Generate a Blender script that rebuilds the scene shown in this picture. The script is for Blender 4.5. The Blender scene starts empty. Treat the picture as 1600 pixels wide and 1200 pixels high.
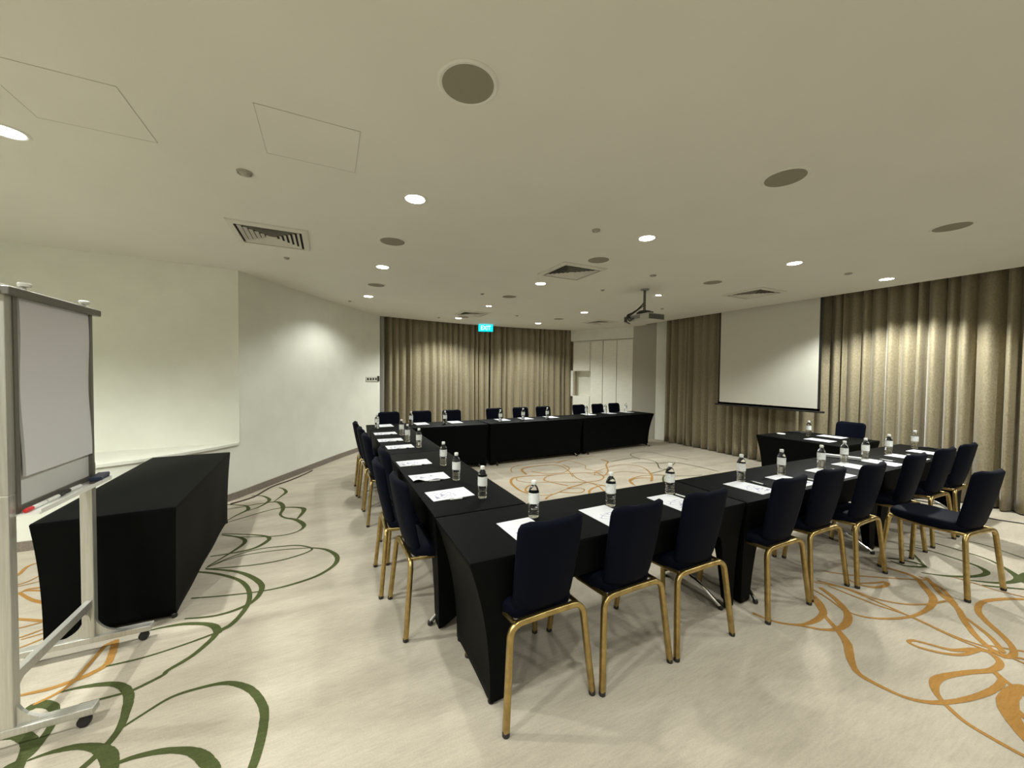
import bpy, math, random
from mathutils import Vector, Matrix
random.seed(7)
PI = math.pi
COL = bpy.context.scene.collection
CARPET_LINES = [
('g',[0.014,0.018,0.035,0.038,0.035],[(-0.839,2.244),(-0.773,2.303),(-0.693,2.362),(-0.591,2.372),(-0.476,2.355),(-0.388,2.293),(-0.325,2.211),(-0.275,2.096),(-0.263,1.999),(-0.265,1.888),(-0.276,1.794),(-0.301,1.703)]),
('g',[0.02,0.05,0.03],[(-1.303,2.419),(-1.283,2.415),(-1.222,2.399),(-1.163,2.345),(-1.137,2.281),(-1.126,2.218),(-1.096,2.121)]),
('g',[0.05,0.03,0.03],[(-1.261,2.577),(-1.235,2.58),(-1.179,2.538),(-1.142,2.475),(-1.121,2.408),(-1.114,2.322),(-1.12,2.246),(-1.161,2.218)]),
('g',[0.012,0.03,0.055,0.05],[(-1.104,2.224),(-1.045,2.231),(-0.959,2.217),(-0.88,2.173),(-0.824,2.113),(-0.791,2.041),(-0.758,1.922)]),
('g',[0.03,0.03,0.04,0.03,0.012],[(-0.889,2.088),(-0.859,2.148),(-0.839,2.244),(-0.853,2.352),(-0.883,2.465),(-0.937,2.55),(-1.009,2.602),(-1.122,2.633),(-1.205,2.635)]),
('g',[0.014,0.022,0.035,0.03,0.02],[(-1.071,2.498),(-1.008,2.496),(-0.91,2.494),(-0.88,2.497),(-0.784,2.554),(-0.769,2.587),(-0.687,2.663),(-0.626,2.776),(-0.606,2.844),(-0.547,2.899),(-0.502,3.04),(-0.497,3.179),(-0.529,3.326),(-0.604,3.481),(-0.733,3.628),(-0.88,3.745),(-1.068,3.848)]),
('g',[0.045,0.03,0.014],[(-0.606,2.844),(-0.64,2.916),(-0.701,2.971),(-0.81,3.023),(-0.917,3.04),(-0.985,3.039)]),
('g',[0.02,0.014,0.014],[(-0.63,2.833),(-0.757,2.794),(-0.924,2.762),(-1.075,2.764)]),
('g',[0.02,0.04,0.03,0.014],[(-0.884,3.807),(-0.679,3.672),(-0.551,3.532),(-0.454,3.362),(-0.438,3.238),(-0.47,3.124),(-0.551,3.063),(-0.668,3.044),(-0.827,3.086)]),
('g',[0.02,0.04,0.03,0.016,0.014],[(-0.127,3.868),(-0.009,3.771),(0.072,3.601),(0.052,3.444),(-0.076,3.31),(-0.267,3.25),(-0.439,3.247),(-0.666,3.292),(-0.861,3.35)]),
('g',[0.014,0.018,0.02,0.014],[(-0.889,3.826),(-0.744,3.967),(-0.58,4.036),(-0.393,4.019),(-0.235,3.968),(-0.127,3.847),(-0.187,3.773),(-0.364,3.716),(-0.591,3.727),(-0.873,3.801)]),
('g',[0.012,0.012],[(-0.881,3.839),(-0.684,3.952),(-0.385,3.939),(-0.127,3.868)]),
('g',[0.016,0.035,0.02],[(-0.884,3.852),(-0.764,4.074),(-0.699,4.256),(-0.761,4.4),(-0.927,4.541)]),
('g',[0.016,0.04,0.014],[(-0.934,4.577),(-0.632,4.405),(-0.511,4.285),(-0.524,4.175),(-0.609,4.07),(-0.758,4.045),(-0.907,4.049)]),
('g',[0.014,0.02,0.05,0.025,0.05,0.02,0.014],[(-0.791,4.43),(-0.514,4.31),(-0.351,4.291),(-0.255,4.348),(-0.22,4.457),(-0.256,4.587),(-0.324,4.706),(-0.422,4.802),(-0.477,4.932),(-0.468,5.105),(-0.491,5.283),(-0.551,5.423),(-0.634,5.448),(-0.778,5.438),(-0.96,5.388),(-1.062,5.377)]),
('g',[0.014,0.02,0.05,0.02],[(-0.968,4.894),(-0.78,5.028),(-0.611,5.136),(-0.454,5.169),(-0.283,5.079),(-0.245,4.969),(-0.274,4.796),(-0.305,4.687)]),
('g',[0.014,0.04,0.02],[(-0.978,4.947),(-0.911,5.109),(-0.841,5.23),(-0.835,5.308),(-0.894,5.442),(-1.087,5.566)]),
('g',[0.014,0.04,0.014],[(-0.822,5.221),(-0.729,5.318),(-0.659,5.485),(-0.666,5.608),(-0.756,5.773),(-0.877,5.841)]),
('g',[0.014,0.04,0.02],[(-0.595,5.456),(-0.533,5.672),(-0.497,5.831),(-0.542,6.006),(-0.603,6.098)]),
('g',[0.02,0.03,0.05,0.05],[(-0.779,2.052),(-0.72,2.055),(-0.629,2.038),(-0.541,1.999),(-0.482,1.95),(-0.438,1.889),(-0.415,1.85),(-0.382,1.741)]),
('o',[0.03,0.02,0.02],[(-1.132,3.003),(-1.163,2.977),(-1.166,2.933),(-1.17,2.832),(-1.175,2.712),(-1.201,2.639),(-1.259,2.592)]),
('o',[0.035,0.035,0.015],[(-1.132,3.003),(-1.112,2.936),(-1.093,2.855),(-1.084,2.779),(-1.128,2.729),(-1.185,2.704),(-1.26,2.686),(-1.349,2.691),(-1.421,2.68)]),
('o',[0.025,0.02],[(-2.183,4.176),(-2.173,4.306),(-2.196,4.458),(-2.149,4.511),(-2.075,4.489)]),
('o',[0.02,0.012],[(-2.145,4.102),(-2.075,4.109),(-2.032,4.154),(-2.016,4.244)]),
('o',[0.014,0.012],[(-2.126,4.066),(-2.053,4.077),(-1.995,4.093),(-1.949,4.115)]),
('o',[0.02,0.02],[(-2.154,3.974),(-1.99,3.951),(-1.969,3.992),(-1.886,3.981)]),
('o',[0.02,0.02],[(-1.99,3.951),(-1.957,3.969),(-1.856,3.918),(-1.753,3.855)]),
('o',[0.02,0.035],[(-1.99,3.951),(-1.851,3.794),(-1.754,3.712),(-1.658,3.642)]),
('o',[0.02,0.025],[(-1.898,3.598),(-1.77,3.524),(-1.622,3.435)]),
('o',[0.014,0.014],[(-1.806,3.42),(-1.713,3.409),(-1.66,3.42),(-1.621,3.433)]),
('o',[0.016,0.014],[(-1.73,3.274),(-1.652,3.285),(-1.572,3.336)]),
('o',[0.014,0.014],[(-1.632,3.257),(-1.543,3.281)]),
('o',[0.014,0.014],[(-1.66,3.14),(-1.587,3.166),(-1.514,3.226)]),
('o',[0.014,0.02,0.045,0.03],[(2.591,1.531),(2.637,1.418),(2.747,1.324),(2.832,1.243),(2.931,1.205),(3.067,1.215),(3.194,1.27),(3.312,1.39),(3.374,1.501)]),
('o',[0.014,0.02,0.04,0.02],[(2.602,1.537),(2.626,1.437),(2.722,1.346),(2.859,1.313),(3.02,1.329),(3.14,1.394),(3.207,1.465)]),
('o',[0.02,0.025,0.045,0.03,0.02,0.025,0.03,0.03],[(3.275,1.543),(3.167,1.458),(3.007,1.312),(2.907,1.195),(2.816,1.112),(2.676,1.039),(2.589,0.971),(2.583,0.887),(2.606,0.796),(2.663,0.736),(2.749,0.692),(2.889,0.649),(3.063,0.617),(3.218,0.613),(3.28,0.65)]),
('o',[0.02,0.04,0.03,0.03,0.03,0.02,0.02,0.02,0.02],[(2.739,0.696),(2.802,0.741),(2.895,0.767),(2.992,0.757),(3.151,0.711),(3.282,0.664),(3.412,0.658),(3.486,0.708),(3.458,0.755),(3.321,0.814),(3.262,0.895),(3.222,0.95),(3.176,0.957),(3.171,0.908),(3.231,0.828),(3.322,0.774),(3.481,0.744)]),
('o',[0.022,0.022],[(2.739,0.696),(2.68,0.616),(2.665,0.537),(2.664,0.441),(2.675,0.349)]),
('o',[0.022,0.022],[(3.28,0.65),(3.181,0.535),(3.115,0.431)]),
('o',[0.04,0.07,0.05],[(3.261,0.549),(3.204,0.563),(3.071,0.562),(2.945,0.535),(2.827,0.471),(2.725,0.387)]),
('o',[0.03,0.03],[(3.035,0.555),(2.976,0.498),(2.921,0.418)]),
('o',[0.02,0.03,0.035,0.03,0.03,0.035,0.03],[(4.807,0.661),(4.57,0.787),(4.409,0.862),(4.234,0.905),(4.058,0.887),(3.933,0.829),(3.792,0.728),(3.68,0.667),(3.578,0.647),(3.51,0.678),(3.614,0.783),(3.781,0.878),(3.962,0.959),(4.105,1.073),(4.325,1.211)]),
('o',[0.02,0.03],[(3.865,0.907),(3.714,0.764),(3.573,0.683)]),
('o',[0.016,0.016],[(3.464,1.492),(3.486,1.232),(3.53,1.065),(3.508,0.862),(3.546,0.713),(3.535,0.599),(3.548,0.477)]),
('o',[0.018,0.018],[(3.482,1.564),(3.54,1.424),(3.541,1.231),(3.521,1.022),(3.49,0.832),(3.517,0.693),(3.589,0.609)]),
('o',[0.016,0.016],[(3.566,0.745),(3.691,0.627),(3.846,0.52)]),
('o',[0.014,0.02,0.045,0.03],[(3.195,1.293),(3.236,1.193),(3.369,1.108),(3.556,1.053),(3.782,1.044),(3.973,1.079),(4.107,1.158),(4.265,1.271),(4.255,1.413)]),
('o',[0.016,0.016],[(3.428,1.569),(3.553,1.417),(3.577,1.265),(3.679,1.141),(3.846,1.062),(4.003,1.027)]),
('o',[0.014,0.03,0.014],[(3.729,1.49),(3.707,1.408),(3.763,1.333),(3.881,1.307),(3.941,1.328),(3.846,1.363),(3.719,1.413)]),
('o',[0.014,0.014],[(3.696,1.635),(3.802,1.519),(4.079,1.326),(4.298,1.192)]),
('o',[0.014,0.014],[(3.302,1.535),(3.276,1.433),(3.212,1.312)]),
('o',[0.014,0.03],[(4.31,1.25),(4.22,1.105),(4.015,0.983)]),
('o',[0.014,0.014],[(4.55,1.127),(4.562,1.058),(4.571,0.907),(4.615,0.795)]),
('g',[0.014,0.03,0.04,0.02,0.014],[(4.415,1.266),(4.521,1.162),(4.704,1.065),(4.892,1.032),(4.994,1.087),(5.032,1.203),(5.044,1.398),(5.018,1.488)]),
('g',[0.014,0.03,0.05,0.02,0.014],[(4.565,1.088),(4.683,0.981),(4.783,0.924),(4.921,0.89),(5.031,0.902),(5.161,0.986),(5.283,1.112),(5.317,1.3),(5.321,1.477)]),
('g',[0.02,0.02],[(4.581,0.979),(4.784,0.826),(4.951,0.71)]),
('g',[0.04,0.05],[(5.431,0.814),(5.182,0.885),(5.016,0.877),(4.954,0.844),(5.043,0.753)]),
('g',[0.014,0.014],[(5.695,1.336),(5.709,1.206),(5.659,1.085),(5.614,0.976),(5.561,0.834)]),
('g',[0.02,0.03,0.02],[(4.492,1.498),(4.581,1.395),(4.596,1.308),(4.532,1.314),(4.439,1.382),(4.441,1.46)]),
('g',[0.02,0.02],[(4.874,1.491),(4.782,1.424),(4.596,1.308)]),
('o',[0.03,0.016,0.016,0.016,0.03],[(2.535,4.142),(2.619,4.216),(2.852,4.319),(3.044,4.392),(3.208,4.36),(3.241,4.27),(3.119,4.18),(2.968,4.236),(2.864,4.314)]),
('o',[0.014,0.014],[(2.411,4.398),(2.518,4.32),(2.624,4.272),(2.719,4.288)]),
('o',[0.03,0.02],[(3.17,4.054),(3.293,4.214),(3.513,4.314),(3.602,4.309),(3.625,4.196),(3.45,4.018)]),
('o',[0.02,0.014],[(3.445,4.098),(3.533,4.34),(3.501,4.569),(3.494,4.803),(3.587,5.054)]),
('o',[0.03,0.02,0.03],[(3.066,4.424),(3.296,4.481),(3.48,4.542),(3.715,4.549),(3.911,4.657),(3.984,4.834),(3.975,4.969)]),
('o',[0.03,0.02],[(2.463,4.495),(2.472,4.585),(2.573,4.716),(2.655,4.769)]),
('o',[0.03,0.04,0.02],[(2.429,4.449),(2.396,4.651),(2.442,4.97),(2.562,5.18),(2.724,5.227),(2.957,5.189),(3.266,5.11)]),
('o',[0.014,0.014],[(2.64,5.184),(2.59,5.052),(2.716,4.87),(3.029,4.781),(3.258,4.652),(3.475,4.555),(3.625,4.298)]),
('o',[0.025,0.014],[(3.132,4.52),(3.041,4.702),(2.967,4.883),(3.041,5.005),(3.198,5.098),(3.519,5.084),(3.911,4.971),(4.086,4.893)]),
('o',[0.03,0.02],[(4.577,4.32),(4.409,4.395),(4.254,4.385),(4.091,4.268),(4.044,4.128)]),
('o',[0.04,0.014],[(2.879,5.325),(2.976,5.643),(3.329,5.733),(3.677,5.631),(3.648,5.27),(3.483,4.889)]),
('o',[0.03,0.014],[(3.053,5.424),(3.194,5.228),(3.474,5.165),(3.739,5.353),(3.798,5.63)]),
('o',[0.014,0.014],[(3.731,5.766),(4.046,5.85),(4.127,5.448),(3.98,5.199),(4.105,4.957)]),
('o',[0.02,0.03],[(4.0,4.742),(4.237,4.944),(4.487,5.29),(4.694,5.481),(4.706,5.678)]),
('o',[0.014,0.014,0.035],[(3.861,4.825),(4.078,5.015),(4.686,5.202),(4.935,5.093),(4.946,4.82),(4.71,4.447),(4.446,4.195)]),
('o',[0.03,0.014],[(4.087,4.211),(4.182,4.378),(4.494,4.48),(4.71,4.447)]),
('o',[0.014,0.014],[(3.817,4.951),(4.01,4.758),(4.417,4.819),(4.709,4.555),(4.912,4.357)]),
('o',[0.014,0.014],[(2.724,5.525),(2.826,5.757),(3.061,5.902),(3.425,5.9),(3.801,5.844),(4.319,5.967),(4.813,6.004)]),
('g',[0.014,0.02],[(4.749,5.457),(5.131,5.517),(5.438,5.479),(5.51,5.124),(5.187,4.714),(5.264,4.631)]),
('g',[0.014,0.02,0.014],[(5.01,5.204),(5.218,5.168),(5.437,5.017),(5.798,4.913),(5.912,4.543),(5.949,4.153)]),
('g',[0.02,0.014],[(4.764,4.531),(4.993,4.563),(5.327,4.652),(5.798,4.913)]),
('g',[0.014,0.014],[(4.71,4.447),(5.142,4.191),(5.472,4.108)]),
('g',[0.03,0.014],[(4.578,4.087),(4.811,4.297),(4.976,4.35)]),
('g',[0.014,0.014],[(5.389,5.38),(5.558,5.813),(6.061,5.874),(6.13,5.432),(6.252,5.003)])]

CZ = 2.88          # ceiling height
TH = 0.745         # table height

# ------------------------------------------------------------------ mesh builder
class MB:
    def __init__(s): s.v=[]; s.f=[]; s.m=[]; s.mi=0
    def face(s, idx): s.f.append(tuple(idx)); s.m.append(s.mi)
    def box(s, c, d, rz=0, rx=0, ry=0):
        b=len(s.v); R=Matrix.Rotation(rz,3,'Z')@Matrix.Rotation(ry,3,'Y')@Matrix.Rotation(rx,3,'X')
        for z in (-1,1):
            for y in (-1,1):
                for x in (-1,1):
                    p=R@Vector((x*d[0]/2,y*d[1]/2,z*d[2]/2)); s.v.append((p.x+c[0],p.y+c[1],p.z+c[2]))
        for q in ((0,2,3,1),(4,5,7,6),(0,1,5,4),(2,6,7,3),(0,4,6,2),(1,3,7,5)): s.face([b+i for i in q])
        return s
    def loft(s, rings, cap0=True, cap1=True, closed=True):
        b=len(s.v); n=len(rings[0])
        for r in rings: s.v+= [tuple(p) for p in r]
        for k in range(len(rings)-1):
            for i in range(n if closed else n-1):
                j=(i+1)%n; s.face((b+k*n+i,b+k*n+j,b+(k+1)*n+j,b+(k+1)*n+i))
        if cap0: s.face([b+i for i in reversed(range(n))])
        if cap1: s.face([b+(len(rings)-1)*n+i for i in range(n)])
        return s
    def lathe(s, prof, c=(0,0,0), seg=24, cap0=True, cap1=True):
        rings=[[(c[0]+r*math.cos(2*PI*i/seg),c[1]+r*math.sin(2*PI*i/seg),c[2]+z) for i in range(seg)] for r,z in prof]
        return s.loft(rings,cap0,cap1)
    def tube(s, path, r, seg=10, sq=(1,1), power=1.0, rot=0.0):
        P=[Vector(p) for p in path]; rings=[]; prev=None
        for i,p in enumerate(P):
            t=(P[min(i+1,len(P)-1)]-P[max(i-1,0)]).normalized()
            if prev is None:
                a=Vector((0,0,1)) if abs(t.z)<.9 else Vector((0,1,0))
                u=(a-t*a.dot(t)).normalized()
            else: u=(prev-t*prev.dot(t)).normalized()
            prev=u; w=t.cross(u); rr=r[i] if isinstance(r,(list,tuple)) else r; ring=[]
            for k in range(seg):
                th=2*PI*k/seg+rot; cc,ss=math.cos(th),math.sin(th)
                if power!=1.0: cc=math.copysign(abs(cc)**power,cc); ss=math.copysign(abs(ss)**power,ss)
                ring.append(p+u*cc*rr*sq[0]+w*ss*rr*sq[1])
            rings.append(ring)
        return s.loft(rings)
    def prism(s, poly, z0, z1):
        return s.loft([[(x,y,z0) for x,y in poly],[(x,y,z1) for x,y in poly]])
    def build(s, name, mat, parent=None, smooth=35, loc=None):
        me=bpy.data.meshes.new(name); me.from_pydata(s.v,[],s.f); 
        for i,m in enumerate(s.m): me.polygons[i].material_index=m
        mats=mat if isinstance(mat,(list,tuple)) else [mat]
        for m in mats: me.materials.append(m)
        me.update()
        import bmesh
        bm=bmesh.new(); bm.from_mesh(me); bmesh.ops.recalc_face_normals(bm,faces=bm.faces); bm.to_mesh(me); bm.free()
        if smooth:
            me.polygons.foreach_set('use_smooth',[True]*len(me.polygons)); me.set_sharp_from_angle(angle=math.radians(smooth))
        o=bpy.data.objects.new(name,me); COL.objects.link(o)
        if parent: o.parent=parent
        if loc: o.location=loc
        return o
def bevel(o,w=.004,seg=2):
    m=o.modifiers.new('bevel','BEVEL'); m.width=w; m.segments=seg; m.limit_method='ANGLE'; m.angle_limit=math.radians(40); return o
def curve(pts,n=8,closed=False):
    out=[]; P=[Vector(p) for p in pts]; N=len(P)
    for i in range(N-1):
        p0=P[max(i-1,0)];p1=P[i];p2=P[i+1];p3=P[min(i+2,N-1)]
        for k in range(n):
            t=k/n; out.append(.5*((2*p1)+(p2-p0)*t+(2*p0-5*p1+4*p2-p3)*t*t+(3*p1-p0-3*p2+p3)*t**3))
    out.append(P[-1]); return out
def bend(pts, rad, n=6):
    """polyline with rounded corners"""
    P=[Vector(p) for p in pts]; out=[P[0]]
    for i in range(1,len(P)-1):
        a=(P[i-1]-P[i]); b=(P[i+1]-P[i]); r=min(rad,a.length*.49,b.length*.49)
        s=P[i]+a.normalized()*r; e=P[i]+b.normalized()*r
        for k in range(n+1):
            t=k/n; out.append(s*(1-t)**2+P[i]*2*t*(1-t)+e*t*t)
    out.append(P[-1]); return out
def tag(o,label=None,cat=None,group=None,kind=None):
    if label: o['label']=label
    if cat: o['category']=cat
    if group: o['group']=group
    if kind: o['kind']=kind
    return o
def thing(name,label,cat,loc=(0,0,0),rz=0,group=None):
    o=bpy.data.objects.new(name,None); COL.objects.link(o); o.empty_display_size=.1
    o.location=loc; o.rotation_euler=(0,0,rz); return tag(o,label,cat,group)
def dup(root,loc,rz=0,label=None,group=None):
    def cp(o,par):
        c=o.copy(); COL.objects.link(c)
        if par: c.parent=par
        for ch in list(o.children): cp(ch,c)
        return c
    c=cp(root,None); c.location=loc; c.rotation_euler=(0,0,rz)
    if label: c['label']=label
    if group: c['group']=group
    return c
ORD=['first','second','third','fourth','fifth','sixth','seventh','eighth','ninth','tenth']

# ------------------------------------------------------------------ materials
def mat(name,col,rough=.6,metal=0,spec=None,**kw):
    m=bpy.data.materials.new(name); m.use_nodes=True; b=m.node_tree.nodes['Principled BSDF']
    b.inputs['Base Color'].default_value=(*col,1); b.inputs['Roughness'].default_value=rough; b.inputs['Metallic'].default_value=metal
    if spec is not None: b.inputs['Specular IOR Level'].default_value=spec
    for k,v in kw.items():
        b.inputs[k.replace('_',' ')].default_value=v
    return m
def nz(m,c1,c2,scale=(20,20,20),detail=4,bump=0,lo=.35,hi=.65,bscale=None,dist=.01):
    nt=m.node_tree; b=nt.nodes['Principled BSDF']; N=nt.nodes.new; L=nt.links.new
    tc=N('ShaderNodeTexCoord'); mp=N('ShaderNodeMapping'); mp.inputs['Scale'].default_value=scale; L(tc.outputs['Object'],mp.inputs['Vector'])
    n=N('ShaderNodeTexNoise'); n.inputs['Scale'].default_value=1; n.inputs['Detail'].default_value=detail; L(mp.outputs[0],n.inputs['Vector'])
    r=N('ShaderNodeValToRGB'); r.color_ramp.elements[0].position=lo; r.color_ramp.elements[1].position=hi
    r.color_ramp.elements[0].color=(*c1,1); r.color_ramp.elements[1].color=(*c2,1)
    L(n.outputs['Fac'],r.inputs[0]); L(r.outputs[0],b.inputs['Base Color'])
    if bump:
        bu=N('ShaderNodeBump'); bu.inputs['Strength'].default_value=bump; bu.inputs['Distance'].default_value=dist
        L(n.outputs['Fac'],bu.inputs['Height']); L(bu.outputs[0],b.inputs['Normal'])
    return m
WALL=nz(mat('wall_paint',(.72,.73,.66),.75),(.70,.706,.632),(.745,.751,.677),(3,3,3),5,.05,dist=.004)
CEIL=nz(mat('ceiling_paint',(.7,.69,.62),.85),(.69,.675,.605),(.71,.695,.625),(2,2,2),3)
SKIRT=nz(mat('carpeted_skirting',(.2,.17,.14),.95),(.17,.145,.12),(.24,.2,.165),(60,60,60),3,.2)
def carpet(name,a,b_,c_,str_=.12):
    m=mat(name,a,.96,0,.15); nt=m.node_tree; b=nt.nodes['Principled BSDF']; N=nt.nodes.new; L=nt.links.new
    tc=N('ShaderNodeTexCoord')
    n1=N('ShaderNodeTexNoise'); n1.inputs['Scale'].default_value=1.6; n1.inputs['Detail'].default_value=8; n1.inputs['Roughness'].default_value=.62
    mp=N('ShaderNodeMapping'); mp.inputs['Rotation'].default_value=(0,0,.5); mp.inputs['Scale'].default_value=(.8,2.6,1); L(tc.outputs['Object'],mp.inputs[0]); L(mp.outputs[0],n1.inputs['Vector'])
    n2=N('ShaderNodeTexNoise'); n2.inputs['Scale'].default_value=130; n2.inputs['Detail'].default_value=3; L(tc.outputs['Object'],n2.inputs['Vector'])
    mp3=N('ShaderNodeMapping'); mp3.inputs['Scale'].default_value=(12,90,1); L(tc.outputs['Object'],mp3.inputs[0])
    n3=N('ShaderNodeTexNoise'); n3.inputs['Scale'].default_value=1; n3.inputs['Detail'].default_value=4; L(mp3.outputs[0],n3.inputs['Vector'])
    r=N('ShaderNodeValToRGB'); r.color_ramp.elements[0].position=.3; r.color_ramp.elements[1].position=.72
    r.color_ramp.elements[0].color=(*a,1); r.color_ramp.elements[1].color=(*b_,1); L(n1.outputs['Fac'],r.inputs[0])
    mx=N('ShaderNodeMixRGB'); mx.blend_type='MULTIPLY'; mx.inputs[0].default_value=1
    r2=N('ShaderNodeValToRGB'); r2.color_ramp.elements[0].position=.3; r2.color_ramp.elements[1].position=.7
    r2.color_ramp.elements[0].color=(c_,c_,c_,1); r2.color_ramp.elements[1].color=(1.0,1.0,1.0,1)
    ad=N('ShaderNodeMath'); ad.operation='ADD'; L(n2.outputs['Fac'],ad.inputs[0]); L(n3.outputs['Fac'],ad.inputs[1])
    hf=N('ShaderNodeMath'); hf.operation='MULTIPLY'; hf.inputs[1].default_value=.5; L(ad.outputs[0],hf.inputs[0])
    L(hf.outputs[0],r2.inputs[0]); L(r.outputs[0],mx.inputs[1]); L(r2.outputs[0],mx.inputs[2]); L(mx.outputs[0],b.inputs['Base Color'])
    bu=N('ShaderNodeBump'); bu.inputs['Strength'].default_value=str_; bu.inputs['Distance'].default_value=.004; L(n2.outputs['Fac'],bu.inputs['Height']); L(bu.outputs[0],b.inputs['Normal'])
    return m
CARPET=carpet('carpet_beige',(.40,.355,.285),(.55,.495,.405),.78)
CGREEN=carpet('carpet_green',(.062,.078,.026),(.09,.11,.038),.6,.3)
CORANGE=carpet('carpet_orange',(.35,.18,.045),(.45,.24,.065),.7,.3)
CURT=nz(mat('curtain_fabric',(.3,.26,.17),.6,0,.4,Sheen_Weight=.35,Sheen_Roughness=.4),(.195,.165,.10),(.285,.243,.158),(55,55,38),4,.10,.3,.7)
CLOTH=nz(mat('black_stretch_cloth',(.0012,.0015,.0015),.6,0,.06,Sheen_Weight=.0,Sheen_Roughness=.4),(.0016,.0020,.0021),(.0026,.0031,.0031),(500,500,500),2,.05)
NAVY=nz(mat('navy_fabric',(.002,.003,.009),.65,0,.06,Sheen_Weight=.006,Sheen_Roughness=.4),(.0014,.0022,.0068),(.0024,.0036,.0100),(380,380,380),3,.15)
GOLD=nz(mat('gold_metal',(.5,.36,.15),.33,1),(.40,.29,.115),(.52,.385,.16),(30,30,30),3)
BLACK=mat('black_plastic',(.012,.012,.012),.45)
CHROME=mat('chrome',(.8,.8,.8),.15,1)
ALU=nz(mat('aluminium',(.55,.54,.5),.42,.75),(.52,.51,.47),(.6,.59,.55),(200,200,6),3)
DKALU=mat('grey_metal_frame',(.20,.19,.17),.45,.6)
WHITEP=mat('white_plastic',(.78,.78,.75),.4)
TRIMW=mat('white_trim',(.70,.69,.63),.5)
VENTM=mat('vent_metal',(.62,.60,.53),.5)
DARKV=mat('vent_dark',(.02,.018,.014),.9)
SPKG=nz(mat('speaker_grille',(.25,.23,.17),.8),(.21,.195,.145),(.28,.26,.195),(900,900,900),1,0,.45,.55)
GREYT=mat('grey_trim',(.28,.28,.26),.6)
CUPB=nz(mat('cupboard_laminate',(.74,.73,.65),.5),(.72,.71,.63),(.77,.76,.68),(6,6,60),2)
COLG=mat('grey_column_paint',(.42,.40,.34),.75)
TABLETOP=mat('tabletop_laminate',(.35,.28,.2),.5)
CAP=mat('bottle_cap_white',(.85,.86,.84),.35)
PET=mat('water_bottle',(.98,.99,.99),.09,0,.5,Transmission_Weight=1.0,IOR=1.25)
LABEL=nz(mat('bottle_label',(.75,.77,.75),.45),(.60,.63,.62),(.84,.86,.84),(40,40,60),2,0,.3,.45)
RED=mat('red_plastic',(.55,.02,.02),.35); BLUE=mat('navy_plastic',(.02,.03,.08),.4)
def emis(name,col,st):
    m=mat(name,col,.5); b=m.node_tree.nodes['Principled BSDF']; b.inputs['Emission Color'].default_value=(*col,1); b.inputs['Emission Strength'].default_value=st; return m
LAMPE=emis('lamp_glow',(1,.98,.9),14)
LAMPD=emis('lamp_glow_dim',(1,.95,.82),3)
EXITC=emis('exit_panel',(0.0,.62,.78),.9)
EXITW=emis('exit_letters',(.55,1.0,1.0),1.0)
SCREEN=mat('screen_fabric',(.62,.61,.54),.9,0,.1)
WBOARD=mat('whiteboard_surface',(.62,.62,.6),.3)
PADM=mat('pad_paper',(.66,.65,.68),.85)
# paper with faint printed outlines
def papermat():
    m=mat('printed_paper',(.85,.86,.88),.8); nt=m.node_tree; b=nt.nodes['Principled BSDF']; N=nt.nodes.new; L=nt.links.new
    tc=N('ShaderNodeTexCoord'); vo=N('ShaderNodeTexVoronoi'); vo.feature='DISTANCE_TO_EDGE'; vo.inputs['Scale'].default_value=22; L(tc.outputs['Object'],vo.inputs['Vector'])
    lt=N('ShaderNodeMath'); lt.operation='LESS_THAN'; lt.inputs[1].default_value=.045; L(vo.outputs['Distance'],lt.inputs[0])
    sx=N('ShaderNodeSeparateXYZ'); L(tc.outputs['Object'],sx.inputs[0])
    def rng(o,a,b2):
        g=N('ShaderNodeMath'); g.operation='COMPARE'; g.inputs[1].default_value=(a+b2)/2; g.inputs[2].default_value=(b2-a)/2; L(o,g.inputs[0]); return g.outputs[0]
    m1=N('ShaderNodeMath'); m1.operation='MULTIPLY'; L(rng(sx.outputs['X'],-.115,.03),m1.inputs[0]); L(rng(sx.outputs['Y'],-.07,.07),m1.inputs[1])
    m2=N('ShaderNodeMath'); m2.operation='MULTIPLY'; L(m1.outputs[0],m2.inputs[0]); L(lt.outputs[0],m2.inputs[1])
    m3=N('ShaderNodeMath'); m3.operation='MULTIPLY'; m3.inputs[1].default_value=.8; L(m2.outputs[0],m3.inputs[0])
    mx=N('ShaderNodeMixRGB'); mx.inputs[1].default_value=(.70,.71,.75,1); mx.inputs[2].default_value=(.22,.20,.38,1); L(m3.outputs[0],mx.inputs[0]); L(mx.outputs[0],b.inputs['Base Color'])
    return m
PAPER=papermat()

# ------------------------------------------------------------------ setting
def struct(mb,name,m,label=None,smooth=0): return tag(mb.build(name,m,None,smooth),kind='structure',label=label)
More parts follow.
